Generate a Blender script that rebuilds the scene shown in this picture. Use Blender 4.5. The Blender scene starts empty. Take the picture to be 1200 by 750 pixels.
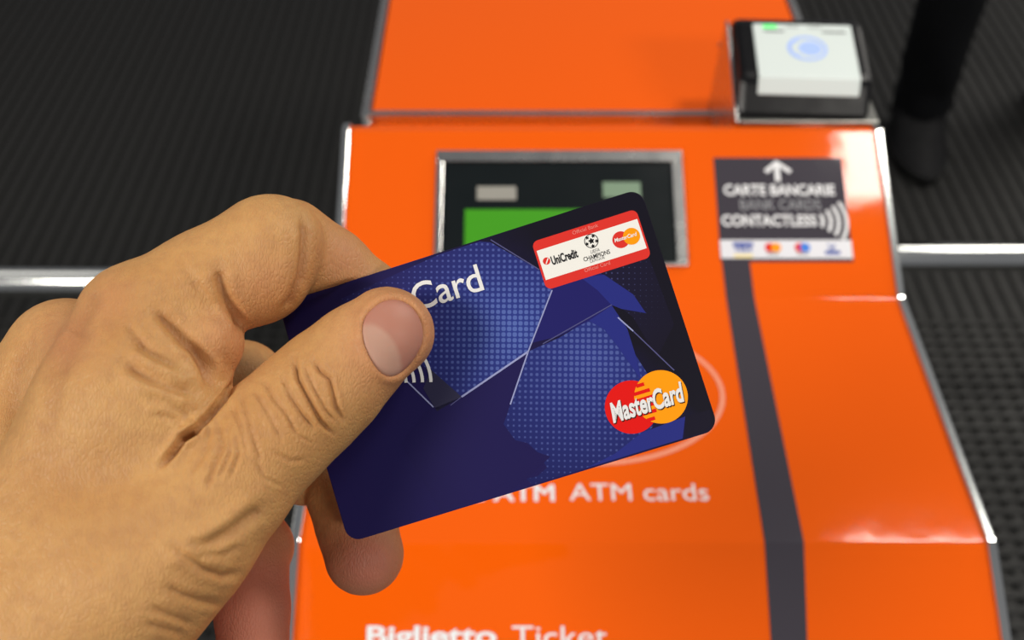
import bpy, bmesh, math, random
import numpy as np
from mathutils import Vector, Matrix
random.seed(4)
C = bpy.context.scene.collection
SC = bpy.context.scene
R = math.radians

# ------------------------------------------------------------------ camera
PITCH = 50.0; CAMZ = 1.5; FPX = 1050.0
cam_data = bpy.data.cameras.new('camera'); cam = bpy.data.objects.new('camera', cam_data); C.objects.link(cam)
cam.location = (0, 0, CAMZ); cam.rotation_euler = (R(90 - PITCH), 0, 0)
cam_data.sensor_width = 36; cam_data.lens = 36 * FPX / 1200
cam_data.clip_start = .02; cam_data.clip_end = 60
cam_data.dof.use_dof = True; cam_data.dof.focus_distance = .197; cam_data.dof.aperture_fstop = 14
SC.camera = cam
# ------------------------------------------------------------------ world, lamps, exposure
w = bpy.data.worlds.new('station_ambient'); SC.world = w; w.use_nodes = True
w.node_tree.nodes['Background'].inputs[0].default_value = (.95, .95, 1.0, 1)
w.node_tree.nodes['Background'].inputs[1].default_value = .16
def area(name, loc, sx, sy, power, rot=(0, 0, 0), col=(1, .95, .87)):
    l = bpy.data.lights.new(name, 'AREA'); l.shape = 'RECTANGLE'; l.size = sx; l.size_y = sy
    l.energy = power; l.color = col
    o = bpy.data.objects.new(name, l); C.objects.link(o); o.location = loc; o.rotation_euler = rot
    return o
area('right_ceiling_lamp', (1.16, .84, 3.0), .50, .42, 23)
area('rear_ceiling_lamp', (-1.9, -1.0, 2.9),   .8, .9, 60, (0, R(-20), 0))
area('left_ceiling_lamp', (-2.7, 2.5, 2.9), 1.6, 1.8, 8)
area('far_right_ceiling_lamp', (2.75, 2.5, 2.9), 1.6, 1.8, 62)
area('rear_right_fill', (1.35, -1.7, 2.9), .8, .5, 36, (R(-10), R(10), 0))  # added fill from behind, brightens the fingertip below the card; no known fixture
SC.view_settings.view_transform = 'Standard'; SC.view_settings.look = 'None'
SC.view_settings.exposure = 0.12; SC.view_settings.gamma = 1.0; SC.view_settings.use_curve_mapping = False

# ------------------------------------------------------------------ geometry helpers
SP, CP = math.sin(R(PITCH)), math.cos(R(PITCH))
FW = Vector((0, CP, -SP)); UPV = Vector((0, SP, CP)); RT = Vector((1, 0, 0)); EYE = Vector((0, 0, CAMZ))
def ray(u, v): return FW + RT * ((u - 600) / FPX) + UPV * ((375 - v) / FPX)
def atz(u, v, z): return EYE + ray(u, v) * z
class Frame:                       # a flat face of a real thing: origin, x axis, y axis, normal
    def __init__(s, o, ex, ey):
        s.o = Vector(o); s.ex = Vector(ex).normalized(); s.ey = Vector(ey).normalized(); s.n = s.ex.cross(s.ey)
    def hit(s, u, v):
        d = ray(u, v); t = (s.o - EYE).dot(s.n) / d.dot(s.n); p = EYE + d * t - s.o
        return (p.dot(s.ex), p.dot(s.ey))
    def pt(s, x, y, h=0): return s.o + s.ex * x + s.ey * y + s.n * h

def lin(r, g, b):
    f = lambda c: (c / 255 / 12.92) if c / 255 <= .04045 else ((c / 255 + .055) / 1.055) ** 2.4
    return (f(r), f(g), f(b), 1)
def mat(name, col, rough=.5, metal=0, spec=.5, emit=None, estr=1, coat=0, bump=None):
    m = bpy.data.materials.new(name); m.use_nodes = True; nt = m.node_tree; b = nt.nodes['Principled BSDF']
    b.inputs['Base Color'].default_value = col; b.inputs['Roughness'].default_value = rough
    b.inputs['Metallic'].default_value = metal; b.inputs['Specular IOR Level'].default_value = spec
    b.inputs['Coat Weight'].default_value = coat; b.inputs['Coat Roughness'].default_value = .06
    if emit: b.inputs['Emission Color'].default_value = emit; b.inputs['Emission Strength'].default_value = estr
    if bump:
        scale, strength, dist = bump
        tc = nt.nodes.new('ShaderNodeTexCoord'); n = nt.nodes.new('ShaderNodeTexNoise'); n.inputs['Scale'].default_value = scale
        n.inputs['Detail'].default_value = 3
        bp = nt.nodes.new('ShaderNodeBump'); bp.inputs['Strength'].default_value = strength; bp.inputs['Distance'].default_value = dist
        nt.links.new(tc.outputs['Object'], n.inputs['Vector']); nt.links.new(n.outputs['Fac'], bp.inputs['Height'])
        nt.links.new(bp.outputs['Normal'], b.inputs['Normal'])
        if coat: nt.links.new(bp.outputs['Normal'], b.inputs['Coat Normal'])
        mr = nt.nodes.new('ShaderNodeMapRange'); mr.inputs['To Min'].default_value = max(rough * .75, .02); mr.inputs['To Max'].default_value = rough * 1.25
        nt.links.new(n.outputs['Fac'], mr.inputs['Value']); nt.links.new(mr.outputs[0], b.inputs['Roughness'])
    return m
M = {}
M['orange'] = mat('orange_vinyl', (.86, .112, .0025, 1), .06, spec=.32, bump=(24, .07, .004))
M['steel'] = mat('brushed_steel', (.62, .62, .6, 1), .26, 1, bump=(60, .1, .001))
M['chrome'] = mat('polished_steel', (.8, .82, .8, 1), .14, 1, bump=(20, .1, .001))
M['dark_steel'] = mat('dull_steel', (.3, .3, .28, 1), .4, 1, bump=(40, .1, .001))
M['black_glass'] = mat('black_glass', (.004, .007, .008, 1), .25, spec=.4, bump=(30, .03, .001))
M['black_plastic'] = mat('black_plastic', (.005, .005, .006, 1), .3, spec=.2, bump=(90, .1, .0005))
M['black_metal'] = mat('blackened_grating_metal', (.0125, .0122, .011, 1), .65, bump=(50, .3, .002))
M['black_under'] = mat('dark_grating_bed', (.009, .009, .0085, 1), .8, bump=(30, .3, .002))
M['sign'] = mat('charcoal_vinyl', lin(66, 62, 70), .08, bump=(22, .07, .004))
M['white_vinyl'] = mat('white_vinyl', (.75, .75, .8, 1), .4, bump=(40, .05, .001))
M['sign_white'] = mat('white_lettering', (.82, .82, .84, 1), .5)
M['sign_grey'] = mat('grey_lettering', (.25, .25, .27, 1), .5)
M['ring'] = mat('pale_orange_print', (.9, .33, .2, 1), .4)
M['lcd'] = mat('green_display', (.01, .05, .004, 1), .3, emit=(.045, .27, .006, 1), estr=.95)
M['label_grey'] = mat('grey_label', lin(150, 148, 140), .5)
M['label_green'] = mat('grey_green_label', lin(120, 145, 120), .5)
M['pad'] = mat('lit_white_pad', (.62, .68, .66, 1), .35, emit=(.75, .85, .8, 1), estr=.12, bump=(20, .05, .001))
M['pad_mark'] = mat('pale_blue_mark', lin(165, 190, 245), .5, emit=lin(150, 180, 250), estr=.12)
M['pad_text'] = mat('dark_grey_print', lin(90, 95, 95), .5)
M['led'] = mat('green_led', (.0, .4, .05, 1), .4, emit=(.03, .9, .12, 1), estr=1.0)
M['trousers'] = mat('black_cloth', (.006, .0065, .008, 1), .9, spec=.2, bump=(120, .5, .002))
M['shoe'] = mat('black_leather', (.006, .006, .007, 1), .75, spec=.3, bump=(60, .2, .001))
M['sole'] = mat('black_rubber', (.005, .005, .005, 1), .7)
M['c_white'] = mat('card_white_ink', (.78, .78, .78, 1), .4)
M['c_cream'] = mat('card_cream_ink', (.86, .85, .8, 1), .4)
M['c_red'] = mat('card_red_ink', lin(222, 22, 18), .4)
M['c_red2'] = mat('emblem_red_ink', lin(218, 52, 44), .4)
M['c_orange'] = mat('card_orange_ink', lin(250, 155, 8), .4)
M['c_black'] = mat('card_black_ink', (.012, .012, .014, 1), .4)
M['c_grey'] = mat('card_grey_ink', lin(120, 120, 120), .4)
M['c_pink'] = mat('card_pink_ink', lin(240, 140, 130), .4)
M['c_shadow'] = mat('card_lettering_outline_ink', lin(70, 35, 20), .4)
M['c_line'] = mat('card_pale_line_ink', lin(150, 155, 200), .4)
M['c_line2'] = mat('card_faint_line_ink', lin(84, 84, 130), .4)
M['c_navy'] = mat('card_navy_ink', lin(32, 26, 78), .38, spec=.35)
M['c_blue'] = mat('card_blue_ink', lin(40, 46, 126), .38)
M['c_blue2'] = mat('card_dark_blue_ink', lin(34, 32, 100), .38)
M['logo_blue'] = mat('payment_blue_ink', lin(40, 70, 160), .5)
M['logo_sky'] = mat('payment_sky_ink', lin(40, 120, 220), .5)
M['logo_yellow'] = mat('payment_yellow_ink', lin(240, 220, 140), .5)

for k_, m_ in M.items():
    if k_.startswith('c_'): m_.node_tree.nodes['Principled BSDF'].inputs['Specular IOR Level'].default_value = .15
def link(name, me, m=None, parent=None, smooth=False):
    o = bpy.data.objects.new(name, me); C.objects.link(o)
    if m: me.materials.append(m)
    if parent is not None: o.parent = parent
    if smooth: me.polygons.foreach_set('use_smooth', [True] * len(me.polygons))
    return o
def raw(name, vs, fs, m=None, parent=None, smooth=False):
    me = bpy.data.meshes.new(name); me.from_pydata([tuple(v) for v in vs], [], fs); me.update()
    return link(name, me, m, parent, smooth)
def empty(name, loc=(0, 0, 0), rz=0):
    o = bpy.data.objects.new(name, None); C.objects.link(o); o.location = loc; o.rotation_euler = (0, 0, rz); o.empty_display_size = .02
    return o
def tag(o, label=None, cat=None, group=None, kind=None):
    if label: o['label'] = label
    if cat: o['category'] = cat
    if group: o['group'] = group
    if kind: o['kind'] = kind
    return o
def bev(o, wdt, seg=2):
    b = o.modifiers.new('bevel', 'BEVEL'); b.width = wdt; b.segments = seg; b.limit_method = 'ANGLE'; b.angle_limit = R(25); return o
def box(name, lo, hi, m, parent=None, bv=0):
    x0, y0, z0 = lo; x1, y1, z1 = hi
    vs = [(x0, y0, z0), (x1, y0, z0), (x1, y1, z0), (x0, y1, z0), (x0, y0, z1), (x1, y0, z1), (x1, y1, z1), (x0, y1, z1)]
    fs = [(0, 3, 2, 1), (4, 5, 6, 7), (0, 1, 5, 4), (1, 2, 6, 5), (2, 3, 7, 6), (3, 0, 4, 7)]
    o = raw(name, vs, fs, m, parent)
    if bv: bev(o, bv)
    return o
def extrude_x(name, prof, x0, x1, m, parent=None, bv=0, smooth=False):   # prof: closed (y, z) loop
    n = len(prof); vs = [(x0, y, z) for y, z in prof] + [(x1, y, z) for y, z in prof]
    fs = [tuple(range(n)), tuple(range(2 * n - 1, n - 1, -1))] + [(i, i + n, (i + 1) % n + n, (i + 1) % n) for i in range(n)]
    me = bpy.data.meshes.new(name); me.from_pydata(vs, [], fs)
    bm = bmesh.new(); bm.from_mesh(me); bmesh.ops.recalc_face_normals(bm, faces=bm.faces); bm.to_mesh(me); bm.free()
    o = link(name, me, m, parent)
    if smooth:
        me.polygons.foreach_set('use_smooth', [True] * len(me.polygons))
        me.set_sharp_from_angle(angle=R(20))
    if bv: bev(o, bv)
    return o
def tube(name, pts, r, m, parent=None, n=16):
    vs, fs = [], []
    pts = [Vector(p) for p in pts]
    for i, p in enumerate(pts):
        d = (pts[min(i + 1, len(pts) - 1)] - pts[max(i - 1, 0)]).normalized()
        a = d.orthogonal().normalized() if abs(d.z) > .9 else Vector((0, 0, 1)).cross(d).normalized(); b = d.cross(a)
        rr = r[i] if isinstance(r, (list, tuple)) else r
        for k in range(n):
            t = 2 * math.pi * k / n; vs.append(p + (a * math.cos(t) + b * math.sin(t)) * rr)
    for i in range(len(pts) - 1):
        for k in range(n): fs.append((i * n + k, i * n + (k + 1) % n, (i + 1) * n + (k + 1) % n, (i + 1) * n + k))
    fs.append(tuple(range(n - 1, -1, -1))); fs.append(tuple(range((len(pts) - 1) * n, len(pts) * n)))
    o = raw(name, vs, fs, m, parent, True); o.data.set_sharp_from_angle(angle=R(50)); return o

# flat print on a frame: polygons in frame coordinates with a hair of thickness (height h)
def poly(name, fr, pts, h, m, parent):
    return raw(name, [fr.pt(x, y, h) for x, y in pts], [tuple(range(len(pts)))], m, parent)
def poly_px(name, fr, px, h, m, parent): return poly(name, fr, ccw([fr.hit(*p) for p in px]), h, m, parent)
def ccw(p):
    a = sum(p[i][0] * p[(i + 1) % len(p)][1] - p[(i + 1) % len(p)][0] * p[i][1] for i in range(len(p)))
    return p if a > 0 else p[::-1]
def rect(x0, y0, x1, y1, r=0, n=6):
    if not r: return [(x0, y0), (x1, y0), (x1, y1), (x0, y1)]
    out = []
    for cx, cy, a in ((x1 - r, y0 + r, -90), (x1 - r, y1 - r, 0), (x0 + r, y1 - r, 90), (x0 + r, y0 + r, 180)):
        for i in range(n + 1):
            t = R(a + 90 * i / n); out.append((cx + r * math.cos(t), cy + r * math.sin(t)))
    return out
def disc(cx, cy, r, n=48): return [(cx + r * math.cos(2 * math.pi * i / n), cy + r * math.sin(2 * math.pi * i / n)) for i in range(n)]
def strip(name, fr, pts, wd, h, m, parent):       # polyline band
    vs, fs = [], []
    P = [Vector(p) for p in pts]
    for i, p in enumerate(P):
        d = (P[min(i + 1, len(P) - 1)] - P[max(i - 1, 0)]).normalized(); nrm = Vector((-d.y, d.x)); ww = wd[i] if isinstance(wd, (list, tuple)) else wd
        for s in (-.5, .5): q = p + nrm * ww * s; vs.append(fr.pt(q.x, q.y, h))
    for i in range(len(P) - 1): fs.append((2 * i, 2 * i + 2, 2 * i + 3, 2 * i + 1))
    return raw(name, vs, fs, m, parent)
def arc(cx, cy, r, a0, a1, n=20, ry=None):
    ry = ry or r
    return [(cx + r * math.cos(R(a0 + (a1 - a0) * i / n)), cy + ry * math.sin(R(a0 + (a1 - a0) * i / n))) for i in range(n + 1)]
def text(name, fr, s, x0, y0, x1, y1, h, m, parent, bold=0, shear=0, spacing=1, ref=None):
    cu = bpy.data.curves.new(name, 'FONT'); cu.body = s; cu.size = 1; cu.offset = bold; cu.shear = shear; cu.space_character = spacing; cu.resolution_u = 4
    t = bpy.data.objects.new(name, cu); C.objects.link(t)
    me = bpy.data.meshes.new_from_object(t); bpy.data.objects.remove(t); bpy.data.curves.remove(cu)
    n = len(me.vertices); co = np.empty(n * 3); me.vertices.foreach_get('co', co); co = co.reshape(-1, 3)
    lo = co.min(0); hi = co.max(0)
    X = x0 + (co[:, 0] - lo[0]) / (hi[0] - lo[0]) * (x1 - x0); Y = y0 + (co[:, 1] - lo[1]) / (hi[1] - lo[1]) * (y1 - y0)
    out = np.array([fr.o]) + X[:, None] * np.array([fr.ex]) + Y[:, None] * np.array([fr.ey]) + h * np.array([fr.n])
    me.vertices.foreach_set('co', out.ravel()); me.materials.clear(); me.update()
    return link(name, me, m, parent)

# ------------------------------------------------------------------ floor: black metal grating of ribs and cross bars
floor = raw('floor', [(-3.2, -.6, -.02), (3.2, -.6, -.02), (3.2, 5, -.02), (-3.2, 5, -.02)], [(0, 1, 2, 3)], M['black_under'])
floor['kind'] = 'structure'
rib_me = None
PIT = .036
def make_rib_mesh(y0, y1, wd, ht):
    hw = wd / 2; t = hw * .55
    prof = [(-hw, 0), (-hw, ht * .75), (-t, ht), (t, ht), (hw, ht * .75), (hw, 0)]; n = 6
    vs = [(x, y0, z) for x, z in prof] + [(x, y1, z) for x, z in prof]
    fs = [(i, i + n, i + 1 + n, i + 1) for i in range(n - 1)] + [tuple(range(n)), tuple(range(2 * n - 1, n - 1, -1))]
    me = bpy.data.meshes.new('rib'); me.from_pydata(vs, [], fs); me.materials.append(M['black_metal']); return me
rib_me = make_rib_mesh(-.4, 4.9, .022, .006)
for i in range(-84, 85):
    o = bpy.data.objects.new('rib', rib_me); C.objects.link(o); o.parent = floor; o.location = (i * PIT + .006, 0, -.02)
cross = bpy.data.meshes.new('cross_bar')
cross.from_pydata([(-3.1, -.007, 0), (3.1, -.007, 0), (3.1, .007, 0), (-3.1, .007, 0), (-3.1, -.005, .010), (3.1, -.005, .010), (3.1, .005, .010), (-3.1, .005, .010)],
                  [], [(4, 5, 6, 7), (0, 1, 5, 4), (1, 2, 6, 5), (2, 3, 7, 6), (3, 0, 4, 7)])
cross.materials.append(M['black_metal'])
for i in range(44):
    o = bpy.data.objects.new('cross_bar', cross); C.objects.link(o); o.parent = floor; o.location = (0, .10 + i * .027, -.02)

# ------------------------------------------------------------------ ticket gate
gate = tag(empty('ticket_gate', (.067, .7, 0)), 'bright orange steel-edged ticket gate console with small green display and bank card signs', 'ticket gate')
GX, GY = .067, .7
def gparent(o, p=None):
    o.parent = p or gate
    if p is None: o.matrix_parent_inverse = Matrix.Translation((-GX, -GY, 0))
    return o
def bend(p0, p1, p2, r, n=5):
    a = Vector(p0) - Vector(p1); b = Vector(p2) - Vector(p1); a.normalize(); b.normalize()
    ang = a.angle(b); d = r / math.tan(ang / 2); c = Vector(p1) + (a + b).normalized() * (r / math.sin(ang / 2))
    s = Vector(p1) + a * d - c; e = Vector(p1) + b * d - c; out = []
    for i in range(n + 1):
        q = s.lerp(e, i / n).normalized() * r + c; out.append((q.x, q.y))
    return out
K = [(.045, .02), (.045, .925), (.135, 1.0436), (.208, 1.075), (.374, 1.075), (.483, 1.1215), (.4905, 1.1195), (.493, 1.068), (1.6, 1.068), (1.6, .02)]
def profile(off=0):
    k = list(K); out = [k[0]] + bend(k[0], k[1], k[2], .05, 8) + bend(k[1], k[2], k[3], .03, 3) + bend(k[2], k[3], k[4], .006) + bend(k[3], k[4], k[5], .006)
    out += bend(k[4], k[5], k[6], .002, 3) + k[6:]
    return out
body = gparent(extrude_x('body', profile(), -.1085, .2425, M['orange'], smooth=True))
# steel side plates whose edges frame the orange top
def plate_profile():
    k = [(.040, .0), (.040, .928), (.1335, 1.0457), (.2073, 1.0772), (.3735, 1.0772), (.4825, 1.1237), (.4915, 1.1215), (.4945, 1.0725), (1.605, 1.0725), (1.605, 0)]
    return [k[0]] + bend(k[0], k[1], k[2], .05, 8) + bend(k[1], k[2], k[3], .03, 3) + bend(k[2], k[3], k[4], .008) + bend(k[3], k[4], k[5], .006) + k[5:]
for x0, x1 in ((-.1135, -.1085), (.2425, .2478)):
    gparent(extrude_x('side_plate', plate_profile(), x0, x1, M['chrome'], bv=.0012 if x0 > 0 else .0004))
# rear lid with steel front lip
gparent(box('rear_lid', (-.1075, .566, 1.0682), (.2415, 1.6, 1.0755), M['orange'], bv=.001))
gparent(box('rear_lid_lip', (-.1085, .5600, 1.0682), (.2425, .566, 1.0765), M['steel'], bv=.0008))
for x0, x1 in ((-.1155, -.1085), (.2425, .2495)):
    gparent(box('rear_edge_trim', (x0, .558, 1.0525), (x1, 1.605, 1.0770), M['steel'], bv=.0012))
S1 = Frame((.0, .374, 1.075), (1, 0, 0), (0, .109, .0465))           # sloping face
S2 = Frame((.0, .208, 1.075), (1, 0, 0), (0, 1, 0))                  # flat top
S3 = Frame((.0, .165, 1.0565), (1, 0, 0), (0, .043, .0185))          # front slope
def fbox(name, fr, x0, y0, x1, y1, h0, h1, m, bv=0):
    vs = [fr.pt(x, y, h) for h in (h0, h1) for x, y in ((x0, y0), (x1, y0), (x1, y1), (x0, y1))]
    o = raw(name, vs, [(0, 3, 2, 1), (4, 5, 6, 7), (0, 1, 5, 4), (1, 2, 6, 5), (2, 3, 7, 6), (3, 0, 4, 7)], m)
    if bv: bev(o, bv)
    return o
# display window
x0, y1 = S1.hit(512, 178); x1, _ = S1.hit(798, 178); _, y0 = S1.hit(650, 313)
ix0, iy1 = S1.hit(520, 191); ix1, _ = S1.hit(786, 191); _, iy0 = S1.hit(650, 309)
disp = gparent(fbox('display_window', S1, ix0, iy0, ix1, iy1, .0, .0006, M['black_glass']))
for a in ((x0, iy1, x1, y1), (x0, y0, x1, iy0), (x0, iy0, ix0, iy1), (ix1, iy0, x1, iy1)):
    fbox('window_frame', S1, *a, .0, .0028, M['steel'], .0006).parent = disp
a = S1.hit(545, 246); b = S1.hit(752, 300)
fbox('green_screen', S1, a[0], b[1], b[0], a[1], .0006, .0010, M['lcd']).parent = disp
a = S1.hit(559, 219); b = S1.hit(605, 235); fbox('indicator_label', S1, a[0], b[1], b[0], a[1], .0006, .0011, M['label_grey'], .0002).parent = disp
a = S1.hit(706, 214); b = S1.hit(751, 232); fbox('indicator_label', S1, a[0], b[1], b[0], a[1], .0006, .0011, M['label_green'], .0002).parent = disp
# bank card sign
def HX(fr, u, v): return fr.hit(u, v)
sx0, sy1 = S1.hit(836, 185); sx1, sy0 = S1.hit(1000, 307)
H = .0003
sign = gparent(poly('bank_card_sign', S1, rect(sx0, sy0, sx1, sy1, .0006), H, M['sign'], None))
_, wy1 = S1.hit(900, 281.5); _, wy0 = S1.hit(900, 303)
poly('payment_strip', S1, rect(sx0 + .0002, wy0, sx1, wy1), H * 1.4, M['white_vinyl'], sign)
def tpx(name, fr, s, u0, v0, u1, v1, m, p, h=H * 2, **k):        # text box: lower left pixel, upper right pixel
    a = fr.hit(u0, v0); b = fr.hit(u1, v1); return text(name, fr, s, a[0], a[1], b[0], b[1], h, m, p, **k)
tpx('lettering', S1, 'CARTE BANCARIE', 848.5, 229.5, 977, 216.5, M['sign_white'], sign, bold=.03)
tpx('lettering', S1, 'BANK CARDS', 867.5, 246.5, 961, 234, M['sign_grey'], sign, bold=.01)
tpx('lettering', S1, 'CONTACTLESS', 846, 265.5, 956, 252, M['sign_white'], sign, bold=.03)
ax, ay = S1.hit(911.5, 213); bx, by = S1.hit(911, 191)
strip('arrow', S1, [(ax, ay), (ax, by)], .0034, H * 2, M['sign_white'], sign)
l = S1.hit(897, 202); r_ = S1.hit(926, 202)
strip('arrow', S1, [(l[0], l[1]), (ax, by), (r_[0], r_[1])], .0032, H * 2.2, M['sign_white'], sign)
cx, cy = S1.hit(950, 259)
for i, rr in enumerate((.0078, .0130, .0180, .0232)):
    strip('contactless_wave', S1, arc(cx, cy, rr, -34, 34, 12), .0022, H * 2, M['sign_white'], sign)
def dpx(name, fr, u, v, rpx, m, p, h, n=24):
    c = fr.hit(u, v); d = fr.hit(u + rpx, v); return poly(name, fr, disc(c[0], c[1], d[0] - c[0], n), h, m, p)
a = S1.hit(859, 289.5); b = S1.hit(882, 284.5); poly('payment_logo', S1, rect(a[0], a[1], b[0], b[1]), H * 2, M['logo_blue'], sign)
tpx('lettering', S1, 'VISA', 861, 295.5, 881, 290, M['logo_blue'], sign, bold=.03, shear=.2)
a = S1.hit(860, 302); b = S1.hit(882, 298.5); poly('payment_logo', S1, rect(a[0], a[1], b[0], b[1]), H * 2, M['logo_yellow'], sign)
dpx('payment_logo', S1, 902, 290.5, 6, M['c_red'], sign, H * 2); dpx('payment_logo', S1, 909, 290.5, 6, M['c_orange'], sign, H * 2.3)
a = S1.hit(899, 298.5); b = S1.hit(912, 296.8); poly('payment_logo', S1, rect(a[0], a[1], b[0], b[1]), H * 2, M['c_grey'], sign)
dpx('payment_logo', S1, 937, 290.5, 6, M['c_red'], sign, H * 2); dpx('payment_logo', S1, 943, 290.5, 6, M['logo_sky'], sign, H * 2.3)
a = S1.hit(934, 298.5); b = S1.hit(947, 296.8); poly('payment_logo', S1, rect(a[0], a[1], b[0], b[1]), H * 2, M['c_grey'], sign)
a = S1.hit(967, 298.5); b = S1.hit(984, 294); poly('payment_logo', S1, rect(a[0], a[1], b[0], b[1]), H * 2, M['logo_blue'], sign)
tpx('lettering', S1, 'V', 970, 294, 979, 286.5, M['logo_blue'], sign, bold=.03)
# charcoal guide stripe running down to the passenger
def stripe_px(fr, L, Rr, nm='guide_stripe'):
    return gparent(poly(nm, fr, ccw([fr.hit(*p) for p in L] + [fr.hit(*p) for p in Rr[::-1]]), H, M['sign'], None))
a0 = S1.hit(846, 307); a1 = S1.hit(878.5, 307)
def gx(u, v, fr): return fr.hit(u, v)[0]
xa, xb = a0[0], a1[0]
xc, xd = S2.hit(889, 600)[0], S2.hit(934, 600)[0]
xc2, xd2 = S3.hit(903, 748)[0], S3.hit(943, 748)[0]
n1 = (0, 0)
stv = []
path = [(S1.pt(0, a0[1] + .0002, H)), None]
# one band following the folded surface
prof_top = []
pp = profile()
yy = [(S1.pt(0, a0[1], 0).y, xa, xb), (.374, xa + .001, xb + .001), (.208, xc, xd), (.165, xc2, xd2), (.10, xc2 - .001, xd2 - .001)]
def xs_at(y):
    for (ya, la, ra), (yb, lb, rb) in zip(yy[:-1], yy[1:]):
        if yb <= y <= ya: t = (ya - y) / (ya - yb); return la + (lb - la) * t, ra + (rb - ra) * t
    return yy[-1][1:]
top_curve = [p for p in pp if .12 <= p[0] <= .49 and p[1] > 1.0][::-1]
def z_on(y):
    for (ya, za), (yb, zb) in zip(top_curve[:-1], top_curve[1:]):
        if min(ya, yb) <= y <= max(ya, yb) and ya != yb: return za + (zb - za) * (y - ya) / (yb - ya)
    return top_curve[-1][1]
ys = sorted({p[0] for p in top_curve if p[0] < yy[0][0] and p[0] > .125} | {yy[0][0], .13, .3, .25, .39}, reverse=True)
vs, fs = [], []
for y in ys:
    l_, rr_ = xs_at(y); z = z_on(y) + H * 1.3; vs += [(l_, y, z), (rr_, y, z)]
for i in range(len(ys) - 1): fs.append((2 * i, 2 * i + 2, 2 * i + 3, 2 * i + 1))
gparent(raw('guide_stripe', vs, fs, M['sign']))
# target ring and words
rc = S2.hit(690, 464); ra = S2.hit(847, 464)[0] - rc[0]; rt = (S2.hit(690, 384)[1] - S2.hit(690, 543.5)[1]) / 2
cyr = (S2.hit(690, 384)[1] + S2.hit(690, 543.5)[1]) / 2
gparent(strip('target_ring', S2, arc(rc[0], cyr, ra, 0, 360, 72, rt), .0026, H, M['ring'], None))
gparent(tpx('lettering', S2, 'e ATM', 552, 588, 648, 568, M['sign_white'], None, h=H)); gparent(tpx('lettering', S2, 'e ATM', 553.5, 588, 649.5, 568, M['sign_white'], None, h=H * 1.2))
gparent(tpx('lettering', S2, 'ATM cards', 668, 587, 828, 567, M['sign_white'], None, h=H, bold=0))
gparent(tpx('lettering', S3, 'Biglietto', 429, 763, 582, 733, M['sign_white'], None, h=H * 1.5, bold=.03))
gparent(tpx('lettering', S3, 'Ticket', 600, 758, 711, 733.5, M['sign_white'], None, h=H * 1.5, bold=0))

# ------------------------------------------------------------------ contactless card reader on its bracket
rd = tag(empty('card_reader', (.198, .53, 1.1232), R(-2.5)), 'black contactless reader with lit white pad on steel bracket at gate corner', 'card reader')
def loft(name, rings, m, parent, smooth=True, closed=True):
    n = len(rings[0]); vs = [p for r in rings for p in r]; fs = []
    for i in range(len(rings) - 1):
        for k in range(n): fs.append((i * n + k, i * n + (k + 1) % n, (i + 1) * n + (k + 1) % n, (i + 1) * n + k))
    fs.append(tuple(range(n - 1, -1, -1))); fs.append(tuple(range((len(rings) - 1) * n, len(rings) * n)))
    o = raw(name, vs, fs, m, parent, smooth)
    if smooth: o.data.set_sharp_from_angle(angle=R(35))
    return o
def rrect3(x0, y0, x1, y1, r, zf, n=5): return [(x, y, zf(x, y)) for x, y in rect(x0, y0, x1, y1, r, n)]
extrude_x('housing', [(-.038, 0), (-.0205, .0213), (.032, .0313), (.042, .027), (.045, 0)], -.0445, .0450, M['black_plastic'], rd, bv=.0045)
pad = extrude_x('lit_pad', [(-.0285, .0130), (-.0222, .0226), (-.0205, .0231), (.0275, .0323), (.0275, .029), (-.019, .0205), (-.027, .0125)], -.0318, .0358, M['pad'], rd, bv=.0010)
PF = Frame((.002, .0035, .0277), (1, 0, 0), (0, .048, .0092))
E_ = .00025
strip('contactless_mark', PF, arc(.001, .001, .0125, 0, 360, 36, .0105), .0022, E_, M['pad_mark'], rd)
poly('contactless_mark', PF, [(.003 + .0078 * math.cos(R(t)), .001 + .0064 * math.sin(R(t))) for t in range(0, 360, 12)], E_, M['pad_mark'], rd)
strip('contactless_mark', PF, arc(-.001, .001, .0095, 110, 250, 16, .0078), .0014, E_, M['pad_mark'], rd)
poly('indicator_light', PF, rect(-.0275, .0195, -.0175, .0225, .0012), E_, M['led'], rd)
poly('pad_print', PF, rect(-.0270, .0160, -.0130, .0176), E_, M['pad_text'], rd)
poly('pad_print', PF, rect(.0130, .0160, .0290, .0176), E_, M['pad_text'], rd)
poly('pad_print', PF, rect(-.011, .0207, -.003, .0215), E_, M['pad_text'], rd)
poly('pad_print', PF, rect(.004, .0207, .013, .0215), E_, M['pad_text'], rd)
# bracket belongs to the gate
gparent(box('reader_bracket', (.1535, .4905, 1.1198), (.2478, .586, 1.1232), M['dark_steel'], bv=.0008))
gparent(box('bracket_leg', (.1560, .572, 1.0755), (.2440, .5755, 1.1198), M['steel'], bv=.0006))
gparent(extrude_x('bracket_cheek', [(.4905, 1.1232), (.5620, 1.1505), (.570, 1.1505), (.570, 1.0765), (.4945, 1.0725), (.4915, 1.1198)], .1508, .1533, M['steel'], bv=.0006))

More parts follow.
